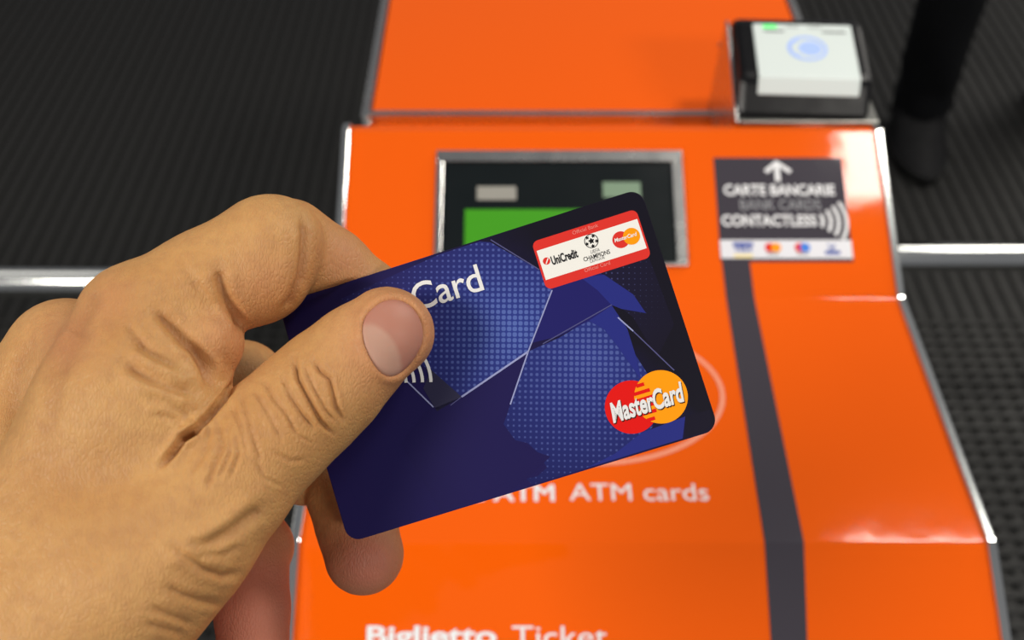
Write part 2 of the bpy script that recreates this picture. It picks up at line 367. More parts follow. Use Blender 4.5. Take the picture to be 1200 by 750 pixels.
# ------------------------------------------------------------------ steel barrier rails either side of the gate
def rail(name, xa, ya, xb, yb, z, r, label):
    t = tag(empty(name, ((xa + xb) / 2, (ya + yb) / 2, 0)), label, 'barrier rail')
    c = Vector(t.location)
    tb = tube('rail_tube', [Vector((xa, ya, z)) - c, Vector((xb, yb, z)) - c], r, M['chrome'], t, 32)
    for f in (.93,):
        x = xa + (xb - xa) * f; y = ya + (yb - ya) * f
        tube('post', [Vector((x, y, -.008)) - c, Vector((x, y, z - r * .7)) - c], .02, M['steel'], t, 16)
        tube('base_flange', [Vector((x, y, -.008)) - c, Vector((x, y, 0)) - c], .045, M['steel'], t, 20)
    d = Vector((xb - xa, yb - ya, 0)).normalized()
    tube('wall_flange', [Vector((xa, ya, z)) - c, Vector((xa, ya, z)) + d * .01 - c], .045, M['steel'], t, 24)
    return t
rail('barrier_rail', -.1140, 1.010, -2.2, 1.022, .39, .0245, 'round steel barrier rail left of the orange gate, behind the hand')
rail('barrier_rail', .2500, 1.055, 2.3, 1.065, .405, .0245, 'round steel barrier rail right of the orange gate, catching bright light')

# ------------------------------------------------------------------ person standing beyond the gate (only a leg and shoe reach the frame)
per = tag(empty('person', (1.12, 1.93, -.008)), 'person in black trousers and black shoes standing beyond the gate at right', 'person')
def ring3(c, rx, ry, tilt=0, n=28, wr=0, seed=0):
    out = []
    for k in range(n):
        t = 2 * math.pi * k / n
        q = 1 + wr * math.sin(3 * t + seed * 1.7) + wr * .6 * math.sin(5 * t - seed * 2.3)
        out.append((c[0] + rx * q * math.cos(t), c[1] + ry * q * math.sin(t), c[2] + tilt * math.sin(t)))
    return out
def leg(ax, ay, kx, ky, hx, hy):
    A = Vector((ax, ay, .07)); Kn = Vector((kx, ky, .50)); Hp = Vector((hx, hy, .90)); rg = []
    for i in range(27):
        t = i / 26; z = .045 + t * .90
        if z < .5: f = (z - .07) / .43; c = A.lerp(Kn, f); r = .074 + .004 * f
        else: f = (z - .5) / .4; c = Kn.lerp(Hp, min(f, 1.1)); r = .078 + .022 * f
        wr = .05 if z < .22 else .02
        if z < .16: r += .006 * math.sin(z * 120)
        rg.append(ring3((c.x, c.y, z), r * .92, r * 1.05, 0, 28, wr, i * .55))
    return rg
def shoe(ax, ay, ang):
    s = empty('shoe', (ax, ay, 0), ang); s.parent = per
    def outline(z, k, h0):
        out = []
        for i in range(32):
            t = 2 * math.pi * i / 32; y = math.cos(t); x = math.sin(t)
            L = .155 if y > 0 else .125
            wd = .046 * (1 - .12 * max(0, -y) - .0 * y)
            wd = .040 + .010 * max(0, -math.cos(t) * 0 + (1 - abs(y + .35)))
            out.append((x * wd * k, -.03 - y * -1 * .142 * (k if y < 0 else k) , z))
        return out
    loftp = [outline(z, k, 0) for z, k in ((.0, .98), (.012, 1.0), (.022, 1.0))]
    loft('sole', loftp, M['sole'], s)
    up = []
    for j in range(9):
        f = j / 8; out = []
        for i in range(32):
            t = 2 * math.pi * i / 32; y = math.cos(t); x = math.sin(t)
            y0 = -.03 + y * .138; y1 = .055 + y * .05          # toe-to-heel outline closing to the ankle collar
            k = f ** 1.3
            wd = (.040 + .008 * max(0, 1 - abs(y + .35))) * (1 - .18 * k)
            yy_ = y0 * (1 - k) + y1 * k
            z = .022 + f * .075 * (1 if y > -.2 else 1)
            z = .022 + (.085 * f) - .02 * f * (1 - f) * 2
            out.append((x * wd, yy_, z))
        up.append(out)
    loft('upper', up, M['shoe'], s)
    for q in range(4):
        tube('lace', [(-.018, -.035 + q * .014, .066 + q * .008), (0, -.037 + q * .014, .073 + q * .008), (.018, -.035 + q * .014, .066 + q * .008)], .0022, M['sole'], s, 6)
    return s
L1 = leg(-.055, .0, -.135, -.07, -.02, -.02); L2 = leg(.36, .10, .30, .03, .14, -.0)
for rg in (L1, L2): loft('trouser_leg', rg, M['trousers'], per)
hip = [ring3((.06, -.01, z), rx, ry, 0, 32, .01, z * 9) for z, rx, ry in ((.80, .15, .10), (.86, .19, .125), (.94, .195, .13), (1.02, .18, .12), (1.06, .165, .11))]
loft('trouser_seat', hip, M['trousers'], per)
for x_, y_, a_ in ((-.066, -.045, -4), (.36, .06, 14)): shoe(x_, y_, R(a_)).scale = (1.5, 1.05, 1.1)

# ------------------------------------------------------------------ bank card (held in the hand)
HW, HH, TH = .0428, .02792, .00076
Rv = Vector((-.0565, -.0520, .3039)); rm = Matrix.Rotation(Rv.length, 3, Rv.normalized())
camR = cam.rotation_euler.to_matrix()
card_c = EYE + camR @ Vector((-.003871, -.0101259, -.1992598))
cR = camR @ rm
CF = Frame(card_c, cR.col[0], cR.col[1])
card_m = Matrix.Translation(card_c) @ cR.to_4x4()
LF = Frame((0, 0, 0), (1, 0, 0), (0, 1, 0))
def cp(u, v): return CF.hit(u, v)
def card_base_mat():
    m = mat('card_navy_plastic', lin(34, 28, 66), .36, spec=.15); nt = m.node_tree; b = nt.nodes['Principled BSDF']
    tc = nt.nodes.new('ShaderNodeTexCoord'); sx = nt.nodes.new('ShaderNodeSeparateXYZ'); nt.links.new(tc.outputs['Object'], sx.inputs[0])
    n = nt.nodes.new('ShaderNodeTexNoise'); n.inputs['Scale'].default_value = 60; nt.links.new(tc.outputs['Object'], n.inputs['Vector'])
    def mth(op, a, b_=None, c=None):
        x = nt.nodes.new('ShaderNodeMath'); x.operation = op
        for i, q in enumerate((a, b_, c)):
            if q is None: continue
            if isinstance(q, (int, float)): x.inputs[i].default_value = q
            else: nt.links.new(q, x.inputs[i])
        return x.outputs[0]
    d = mth('MULTIPLY_ADD', sx.outputs['X'], 14.0, mth('MULTIPLY', sx.outputs['Y'], 8.0))
    d = mth('ADD', d, mth('MULTIPLY_ADD', n.outputs['Fac'], .3, .30))
    cr = nt.nodes.new('ShaderNodeValToRGB'); nt.links.new(d, cr.inputs[0])
    e = cr.color_ramp.elements; e[0].position = .42; e[0].color = lin(33, 27, 80); e[1].position = .85; e[1].color = lin(22, 20, 32)
    nt.links.new(cr.outputs[0], b.inputs['Base Color'])
    return m
def halftone_mat(name, cx, cy, rad, lo, hi, bg, fg, ang=18.0, pitch=.00126):
    m = mat(name, bg, .38, spec=.15); nt = m.node_tree; b = nt.nodes['Principled BSDF']
    tc = nt.nodes.new('ShaderNodeTexCoord'); mp = nt.nodes.new('ShaderNodeMapping'); nt.links.new(tc.outputs['Object'], mp.inputs[0])
    mp.inputs['Rotation'].default_value = (0, 0, R(ang)); mp.inputs['Scale'].default_value = (1, 1, 1)
    sx = nt.nodes.new('ShaderNodeSeparateXYZ'); nt.links.new(mp.outputs[0], sx.inputs[0])
    def mth(op, a, b_=None, c=None):
        x = nt.nodes.new('ShaderNodeMath'); x.operation = op
        for i, q in enumerate((a, b_, c)):
            if q is None: continue
            if isinstance(q, (int, float)): x.inputs[i].default_value = q
            else: nt.links.new(q, x.inputs[i])
        return x.outputs[0]
    def cell(o): return mth('ABSOLUTE', mth('SUBTRACT', mth('FRACT', mth('ADD', mth('DIVIDE', o, pitch), 100.0)), .5))
    fx, fy = cell(sx.outputs['X']), cell(sx.outputs['Y'])
    dd = mth('POWER', mth('ADD', mth('POWER', fx, 3.0), mth('POWER', fy, 3.0)), 1 / 3)
    vd = nt.nodes.new('ShaderNodeVectorMath'); vd.operation = 'DISTANCE'; nt.links.new(tc.outputs['Object'], vd.inputs[0]); vd.inputs[1].default_value = (cx, cy, 0)
    mr = nt.nodes.new('ShaderNodeMapRange'); nt.links.new(vd.outputs['Value'], mr.inputs['Value']); mr.inputs['From Min'].default_value = 0; mr.inputs['From Max'].default_value = rad
    mr.inputs['To Min'].default_value = hi; mr.inputs['To Max'].default_value = lo
    s = mth('DIVIDE', mth('SUBTRACT', mr.outputs[0], dd), .12); 
    cl = nt.nodes.new('ShaderNodeClamp'); nt.links.new(s, cl.inputs[0])
    mx = nt.nodes.new('ShaderNodeMix'); mx.data_type = 'RGBA'; nt.links.new(cl.outputs[0], mx.inputs['Factor'])
    # ground fades too: lighter at the centre of the patch
    g = nt.nodes.new('ShaderNodeMix'); g.data_type = 'RGBA'; g.inputs['A'].default_value = bg[0]; g.inputs['B'].default_value = bg[1]
    m2 = nt.nodes.new('ShaderNodeMapRange'); nt.links.new(vd.outputs['Value'], m2.inputs['Value']); m2.inputs['From Max'].default_value = rad
    nt.links.new(m2.outputs[0], g.inputs['Factor']); nt.links.new(g.outputs['Result'], mx.inputs['A'])
    f2 = nt.nodes.new('ShaderNodeMix'); f2.data_type = 'RGBA'; f2.inputs['A'].default_value = fg[0]; f2.inputs['B'].default_value = fg[1]
    nt.links.new(m2.outputs[0], f2.inputs['Factor']); nt.links.new(f2.outputs['Result'], mx.inputs['B'])
    nt.links.new(mx.outputs['Result'], b.inputs['Base Color'])
    return m
_mat = mat
def mat_safe(name, col, *a, **k):
    if isinstance(col[0], tuple): col = col[0]
    return _mat(name, col, *a, **k)
mat = mat_safe
card = loft('bank_card', [[(x, y, z) for x, y in rect(-HW + e, -HH + e, HW - e, HH - e, .0032 - e, 8)]
                          for z, e in ((-TH, .00012), (-TH + .00012, 0), (-.00012, 0), (0, .00012))], card_base_mat(), None)
card.matrix_world = card_m
tag(card, 'dark blue bank card with halftone star pattern, gripped between thumb and fingers', 'bank card')
def cl_(name, px, h, m): return poly(name, LF, ccw([cp(*p) for p in px]), h * .00002, m, card)
def inside_card(pts):            # keep print within the card face
    out = []
    for x, y in pts: out.append((max(-HW + .0004, min(HW - .0004, x)), max(-HH + .0004, min(HH - .0004, y))))
    return out
def cli(name, px, h, m): return poly(name, LF, ccw(inside_card([cp(*p) for p in px])), h * .00002, m, card)
ca = cp(600, 385); cb = cp(690, 420)
MA = halftone_mat('left_halftone_ink', ca[0], ca[1], .030, .16, .46, (lin(46, 60, 138), lin(34, 32, 92)), (lin(86, 106, 176), lin(66, 72, 140)))
MB = halftone_mat('right_halftone_ink', cb[0], cb[1], .032, .15, .43, (lin(44, 54, 130), lin(28, 30, 84)), (lin(80, 94, 162), lin(60, 68, 128)))
MC = halftone_mat('faint_halftone_ink', cp(700, 330)[0], cp(700, 330)[1], .02, .02, .22, (lin(28, 25, 52), lin(24, 21, 38)), (lin(70, 74, 120), lin(50, 52, 80)))
cli('halftone_print', [(400, 350), (512, 288), (560, 276), (575, 284), (633, 317), (640, 336), (648, 337), (619, 412), (541, 465), (500, 432), (440, 380)], 1, MA)
cli('halftone_print', [(619, 412), (655, 396), (688, 376), (722, 380), (760, 440), (765, 500), (735, 540), (690, 556), (600, 585), (607, 576), (624, 570), (617, 561), (630, 558), (641, 548), (636, 540), (645, 535), (630, 530), (618, 519), (604, 516), (592, 505), (590, 497), (594, 486), (598, 474)], 1, MB)
cli('halftone_print', [(672, 318), (760, 300), (790, 380), (770, 420), (742, 372)], 1, MC)
cli('halftone_print', [(803, 488), (832, 480), (834, 492), (831, 500), (825, 506), (803, 513)], 1, MC)
# star arms, flat blue
cli('star_print', [(648, 336), (623, 402), (655, 394), (690, 376), (718, 358), (757, 367), (742, 345), (708, 322), (690, 318)], 2, M['c_blue2'])
cli('star_print', [(708, 322), (742, 345), (757, 367), (728, 362), (716, 357), (700, 340), (680, 325)], 3, M['c_blue'])
cli('star_print', [(690, 376), (717, 358), (735, 385), (746, 420), (752, 447), (742, 432), (725, 408), (708, 386)], 3, M['c_blue'])
cli('star_print', [(690, 560), (720, 532), (752, 507), (803, 488), (802, 520), (740, 545)], 3, M['c_blue'])
cli('star_print', [(541, 465), (619, 412), (598, 474), (590, 497), (604, 516), (630, 530), (645, 535), (617, 561), (600, 590), (520, 610), (470, 520), (500, 482)], 2, M['c_navy'])
cli('star_print', [(541, 465), (505, 433), (496, 455), (512, 482)], 2, mat('card_smoky_ink', lin(34, 32, 66), .38))
def cline(px, wpx, m, h=4, taper=True):
    P = [cp(*p) for p in px]; wd = wpx / 5.3 / 1000
    strip('line_print', LF, inside_card(P), wd, h * .00002, m, card)
cline([(575, 281), (632, 316)], 1.3, M['c_line2']); cline([(647, 340), (619, 412)], 1.5, M['c_line'])
cline([(619, 412), (541, 465)], 2.2, M['c_line']); cline([(541, 465), (528, 475)], 1, M['c_line2'])
cline([(619, 412), (598, 474)], 1.6, M['c_line']); cline([(636, 403), (717, 357)], 1.1, M['c_line2'])
cline([(724, 372), (742, 388)], 1.6, M['c_line']); cline([(742, 388), (790, 434)], 1.3, M['c_line2'])
cline([(470, 440), (508, 477)], 1.6, M['c_line'])
def cbox(pxs):          # bounding box in card coordinates of pixel corners
    q = [cp(*p) for p in pxs]; return min(a for a, _ in q), min(b for _, b in q), max(a for a, _ in q), max(b for _, b in q)
def avgbox(tl, tr, br, bl):
    a, b, c, d = cp(*tl), cp(*tr), cp(*br), cp(*bl)
    return (a[0] + d[0]) / 2, (c[1] + d[1]) / 2, (b[0] + c[0]) / 2, (a[1] + b[1]) / 2
def ctext(s, tl, tr, br, bl, m, h, **k):
    bx_ = avgbox(tl, tr, br, bl); return text('lettering', LF, s, *bx_, h * .00002, m, card, **k)
# official emblem
eb = avgbox((624, 285), (746, 243), (762, 301), (640, 341))
em = poly('emblem', LF, rect(*eb, .0014), 5 * .00002, M['c_red2'], card)
wb = avgbox((628, 295), (747, 256), (757, 290), (641, 329))
poly('emblem_band', LF, rect(wb[0], wb[1], wb[2], wb[3]), 6 * .00002, M['c_cream'], em)
def etext(s, tl, tr, br, bl, m, **k):
    o = ctext(s, tl, tr, br, bl, m, 8, **k); o.parent = em; return o
etext('Official Bank', (670, 271), (700, 262), (701.5, 266), (671.5, 275), M['c_pink'])
etext('Official Card', (684, 315), (714, 306), (715.5, 310), (685.5, 319), M['c_pink'])
etext('UniCredit', (644.5, 301), (675, 291), (678, 301), (648, 311.5), M['c_black'], bold=.035)
q = cp(640.5, 306); poly('emblem_logo', LF, disc(q[0], q[1], .00082), 7 * .00002, M['c_red2'], em)
strip('emblem_logo', LF, [(q[0] - .0003, q[1] - .0006), (q[0] + .0005, q[1] + .0005)], .00025, 8 * .00002, M['c_cream'], em)
q = cp(693, 282.5); rb = .00150
strip('emblem_logo', LF, arc(q[0], q[1], rb, 0, 360, 40), .00018, 7 * .00002, M['c_black'], em)
def star(cx, cy, ro, ri, rot):
    return [(cx + (ro if i % 2 == 0 else ri) * math.cos(R(rot + 36 * i)), cy + (ro if i % 2 == 0 else ri) * math.sin(R(rot + 36 * i))) for i in range(10)]
poly('emblem_logo', LF, star(q[0], q[1], .00075, .00042, 90), 7 * .00002, M['c_black'], em)
for i in range(5):
    a_ = R(54 + 72 * i); poly('emblem_logo', LF, star(q[0] + 1.18 * .001 * math.cos(a_), q[1] + 1.18 * .001 * math.sin(a_), .00050, .00026, 54 + 72 * i + 180), 7 * .00002, M['c_black'], em)
etext('UEFA', (691.5, 293.5), (702, 290.5), (703, 294.5), (692.5, 297.5), M['c_grey'], shear=.2)
etext('CHAMPIONS', (683, 301.5), (714, 292.5), (715.5, 297.5), (684.5, 306.5), M['c_black'], bold=.01)
etext('LEAGUE', (691, 304.5), (708, 299.5), (709, 303), (692, 308), M['c_grey'])
q1 = cp(727.5, 281); q2 = cp(740, 277)
poly('emblem_logo', LF, disc(*q1, .00188), 7 * .00002, M['c_red2'], em); poly('emblem_logo', LF, disc(*q2, .00188), 8 * .00002, M['c_orange'], em)
o = ctext('MasterCard', (719, 279.5), (745.5, 272), (747, 276.5), (720.5, 284), M['c_cream'], 10, bold=.02, shear=.2); o.parent = em
# large brand mark of two overlapping discs
q1 = cp(740, 477); q2 = cp(774.5, 465); rr = .00585
brand = poly('brand_mark', LF, disc(*q1, rr, 64), 5 * .00002, M['c_red'], card)
poly('brand_disc', LF, disc(*q2, rr, 64), 6 * .00002, M['c_orange'], brand)
mx_ = (q1[0] + q2[0]) / 2; my_ = (q1[1] + q2[1]) / 2
for i in range(-5, 6):
    dy = i * .00078; c_ = math.sqrt(max(rr * rr - dy * dy, 0))
    xl = q2[0] - c_; xr = q1[0] + c_
    if xr - xl < .0002: continue
    if i % 2: poly('brand_bar', LF, rect(xl - .0001, my_ + dy - .00039, xr - (xr - xl) * .10, my_ + dy + .00039), 7 * .00002, M['c_red'], brand)
kw = dict(bold=.03, shear=.22)
tb = ((712.5, 472), (799, 446.5), (803, 470), (718, 497))
d_ = .4
o = ctext('MasterCard', *[(a + 1.1, b + 1.3) for a, b in tb], M['c_shadow'], 9, **kw); o.parent = brand
o = ctext('MasterCard', *tb, M['c_white'], 11, **kw); o.parent = brand
# card name and contactless waves
ctext('Card', (478, 335), (558.5, 308.5), (567.5, 339.5), (488, 366), M['c_white'], 6, bold=.006, spacing=.98)
wc = cp(449, 449)
for i, r0 in enumerate((.0052, .0070, .0089, .0108)):
    strip('contactless_wave', LF, arc(wc[0], wc[1], r0, -16, 24 + 3, 14), .00072, 6 * .00002, M['c_white'], card)

# ------------------------------------------------------------------ the hand: one continuous surface from a blended distance field
ZS = 1.035
def Q(u, v, z, r): z *= ZS; return (np.array([(u - 600) / FPX * z, (375 - v) / FPX * z, z], np.float32), r * ZS)
def cone(P, a, b):
    (pa, ra), (pb, rb) = a, b; ab = pb - pa; L = float(ab @ ab)
    t = np.clip(((P - pa) @ ab) / L, 0, 1); d = P - pa - t[..., None] * ab
    return np.sqrt((d * d).sum(-1)) - (ra + t * (rb - ra))
def smin(a, b, k):
    h = np.maximum(k - np.abs(a - b), 0) / k; return np.minimum(a, b) - h * h * k * .25
def smax(a, b, k): return -smin(-a, -b, k)
def chain(P, pts, k=3):
    d = None
    for a, b in zip(pts[:-1], pts[1:]): c = cone(P, a, b); d = c if d is None else smin(d, c, k)
    return d
def ball(P, q, s=(1, 1, 1)):
    c, r = q; d = (P - c) / np.array(s, np.float32); return (np.sqrt((d * d).sum(-1)) - r) * min(s)
cr3 = np.array(rm, np.float32); cc3 = np.array([-3.871, -10.1259, -199.26], np.float32)
def card_prism(P, front):          # signed distance to the card's footprint swept away from the flesh
    q = P * np.array([1, 1, -1], np.float32) - cc3; q = q @ cr3        # into card axes (mm)
    dx = np.abs(q[..., 0]) - 42.8 - .1; dy = np.abs(q[..., 1]) - 27.92 - .1
    side = np.maximum(dx, dy)
    if front: return np.maximum(side, np.maximum(q[..., 2] - .12, -7 - q[..., 2]))
    return np.maximum(side, np.maximum(-.88 - q[..., 2], q[..., 2] - 7))
def hand_sdf(P):
    palm = chain(P, [Q(-190, 1010, 170, 29), Q(-60, 840, 170, 24), Q(20, 745, 166, 18), Q(168, 380, 181, 12.5)], 6)
    palm = smin(palm, chain(P, [Q(-60, 830, 182, 22), Q(78, 412, 199, 11.5)]), 8)
    palm = smin(palm, chain(P, [Q(-90, 830, 190, 21), Q(-9, 487, 214, 12)]), 8)
    palm = smin(palm, chain(P, [Q(-110, 860, 195, 19), Q(-60, 560, 226, 11)]), 8)
    palm = smin(palm, cone(P, Q(120, 420, 190, 10), Q(40, 460, 203, 11)), 8)
    palm = smin(palm, cone(P, Q(110, 640, 182, 17), Q(60, 560, 195, 17)), 8)
    palm = smin(palm, chain(P, [Q(10, 800, 166, 20), Q(150, 672, 167, 17), Q(205, 628, 169, 14.5), Q(262, 570, 172.5, 13)], 4), 9)
    palm = smin(palm, ball(P, Q(165, 480, 176, 16.5)), 8)
    palm = smin(palm, cone(P, Q(200, 400, 180, 10.5), Q(235, 402, 180, 8.5)), 3)
    palm = smin(palm, cone(P, Q(205, 450, 177, 10), Q(236, 452, 179, 5.2)), 3)
    thumb = chain(P, [Q(262, 570, 172.5, 12.6), Q(325, 505, 177, 11.6), Q(360, 473, 179.5, 11.4), Q(388, 447, 181.3, 11.1), Q(420, 416, 183, 10.1), Q(453, 387, 184.6, 9.0)], 2)
    thumb = smin(thumb, ball(P, Q(462, 392, 185.2, 8.2)), 2)
    thumb = np.maximum(thumb, -card_prism(P, True))
    D = smin(palm, thumb, 1.5)
    ix = chain(P, [Q(168, 380, 181, 12.5), Q(242, 335, 185.5, 11.0), Q(308, 294, 188, 10.8)], 3)
    ix = smin(ix, ball(P, Q(304, 322, 187.5, 10.3)), 4)
    ix = smin(ix, ball(P, Q(325, 283, 190, 9.4)), 4)
    ix = np.maximum(ix, -card_prism(P, True))
    D = smin(D, ix, 2.0)
    im = chain(P, [Q(338, 287, 198, 10.3), Q(385, 316, 202.5, 9.4), Q(430, 351, 205, 8.7), Q(482, 392, 205, 8)], 2)
    im = np.maximum(im, -card_prism(P, False))
    D = smin(D, im, 1.6)
    mf = chain(P, [Q(78, 412, 199, 11.5), Q(285, 447, 232, 10), Q(359, 548, 219, 9.2)], 3)
    mt = chain(P, [Q(402, 580, 214, 8.8), Q(418, 615, 211, 9.1), Q(427, 650, 207, 9.1)], 2)
    mf = np.maximum(smin(mf, mt, .5), -card_prism(P, False))
    D = smin(D, mf, 1.5)
    rf = chain(P, [Q(-9, 487, 214, 12), Q(225, 540, 242, 9.7), Q(302, 642, 222, 8.9)], 3)
    rt_ = chain(P, [Q(299, 655, 219, 8.2), Q(296, 715, 213, 8.5), Q(297, 775, 210, 8.3)], 2)
    D = smin(D, smin(rf, rt_, .6), 1.5)
    pf_ = chain(P, [Q(-60, 560, 226, 11), Q(110, 650, 246, 8.5), Q(165, 740, 226, 7.8), Q(170, 800, 214, 7.2)], 3)
    D = smin(D, pf_, 1.5)
    return D
hv = 1.3
lo = np.array([-180., -158., 146.]); hi = np.array([-2., 32., 268.])
dims = np.ceil((hi - lo) / hv).astype(int)
ax_ = [np.arange(d, dtype=np.float32) * hv + l for d, l in zip(dims, lo)]
F = np.empty(tuple(dims), np.float32)
for i0 in range(0, dims[0], 16):
    G = np.stack(np.meshgrid(ax_[0][i0:i0 + 16], ax_[1], ax_[2], indexing='ij'), -1)
    F[i0:i0 + 16] = hand_sdf(G)
F[0] = np.maximum(F[0], .5); F[:, 0] = np.maximum(F[:, 0], .5); F[-1] = 1; F[:, -1] = 1; F[:, :, 0] = 1; F[:, :, -1] = 1
def surface_nets(F):
    nx, ny, nz = F.shape; S = F < 0
    acc = np.zeros((nx - 1, ny - 1, nz - 1, 3), np.float32); cnt = np.zeros((nx - 1, ny - 1, nz - 1), np.float32)
    sl = lambda o, n: slice(o, n - 1 + o)
    corners = [(i, j, k) for i in (0, 1) for j in (0, 1) for k in (0, 1)]
    for a in corners:
        for axis in range(3):
            if a[axis]: continue
            b = list(a); b[axis] = 1
            A = F[sl(a[0], nx), sl(a[1], ny), sl(a[2], nz)]; B = F[sl(b[0], nx), sl(b[1], ny), sl(b[2], nz)]
            m_ = (A < 0) != (B < 0); t = np.where(m_, A / np.where(m_, A - B, 1), 0)
            for q in range(3): acc[..., q] += np.where(m_, a[q] + (t if q == axis else 0), 0)
            cnt += m_
    act = cnt > 0; idx = -np.ones(act.shape, np.int64); idx[act] = np.arange(act.sum())
    ijk = np.argwhere(act).astype(np.float32); vs = ijk + acc[act] / cnt[act][:, None]
    faces = []
    for axis in range(3):
        u_, v_ = (axis + 1) % 3, (axis + 2) % 3
        A = np.take(S, range(F.shape[axis] - 1), axis); B = np.take(S, range(1, F.shape[axis]), axis)
        e = np.argwhere(A != B); e = e[(e[:, u_] > 0) & (e[:, v_] > 0) & (e[:, u_] < F.shape[u_] - 1) & (e[:, v_] < F.shape[v_] - 1)]
        ins = A[tuple(e.T)]
        def at(du, dv): q = e.copy(); q[:, u_] -= du; q[:, v_] -= dv; return idx[tuple(q.T)]
        quad = np.stack([at(1, 1), at(0, 1), at(0, 0), at(1, 0)], 1)
        quad[~ins] = quad[~ins][:, ::-1]; faces.append(quad)
    return vs, np.concatenate(faces)
V, Fc = surface_nets(F)
V = V * hv + lo
def grad(P, e=.35):
    g = np.stack([hand_sdf(P + np.eye(3)[i] * e) - hand_sdf(P - np.eye(3)[i] * e) for i in range(3)], -1); return g / np.maximum(np.linalg.norm(g, axis=1), 1e-6)[:, None]
Vf = V.astype(np.float32)
edge = (V[:, 0] < lo[0] + 2 * hv) | (V[:, 1] < lo[1] + 2 * hv)
for _ in range(2):
    d = np.clip(hand_sdf(Vf), -.6, .6); d[edge] = 0; Vf = (Vf - grad(Vf) * d[:, None] * .8).astype(np.float32)
# smooth subdivision (twice) through a temporary modifier
def build_mesh(name, V, Fq):
    me = bpy.data.meshes.new(name); me.vertices.add(len(V)); me.vertices.foreach_set('co', np.ascontiguousarray(V, np.float32).ravel())
    me.loops.add(Fq.size); me.loops.foreach_set('vertex_index', Fq.astype(np.int32).ravel())
    me.polygons.add(len(Fq)); me.polygons.foreach_set('loop_start', np.arange(0, Fq.size, 4, dtype=np.int32)); me.update(calc_edges=True); me.validate(); return me
tmp = link('tmp', build_mesh('tmp', Vf, Fc[:, ::-1]))
sm = tmp.modifiers.new('s', 'SUBSURF'); sm.levels = 2; sm.render_levels = 2
hand_me = bpy.data.meshes.new_from_object(tmp.evaluated_get(bpy.context.evaluated_depsgraph_get()))
bpy.data.objects.remove(tmp)
n = len(hand_me.vertices); co = np.empty(n * 3, np.float32); hand_me.vertices.foreach_get('co', co); co = co.reshape(-1, 3)
no = np.empty(n * 3, np.float32); hand_me.vertices.foreach_get('normal', no); no = no.reshape(-1, 3)
inward = float((no[::97] * grad(np.ascontiguousarray(co[::97]))).sum()) < 0
if inward: no = -no
U = 600 + co[:, 0] / co[:, 2] * FPX; Vv = 375 - co[:, 1] / co[:, 2] * FPX
facing = np.clip(-(no * co).sum(1) / np.linalg.norm(co, axis=1) * 3, 0, 1)          # palm-away skin gets none of the dorsal folds
near = np.clip((207 - co[:, 2]) / 6, 0, 1)
PXMM = FPX / 185
def seg_dist(px):
    P = np.stack([U, Vv], 1); best = np.full(n, 1e9, np.float32); par = np.zeros(n, np.float32)
    tot = len(px) - 1
    for i, (a, b) in enumerate(zip(px[:-1], px[1:])):
        a = np.array(a, np.float32); b = np.array(b, np.float32); ab = b - a
        t = np.clip(((P - a) @ ab) / (ab @ ab), 0, 1); d = np.linalg.norm(P - a - t[:, None] * ab, axis=1)
        k = d < best; best[k] = d[k]; par[k] = (i + t[k]) / tot
    return best / PXMM, par
disp_ = np.zeros(n, np.float32)
def fold(px, depth, width, ridge=.35):
    d, t = seg_dist(px); fade = np.clip(np.minimum(t, 1 - t) * 6 + .25, 0, 1)
    globals()['disp_'] += (-depth * np.exp(-(d / width) ** 2) + ridge * depth * np.exp(-((d - width * 2.0) / (width * 1.1)) ** 2)) * fade
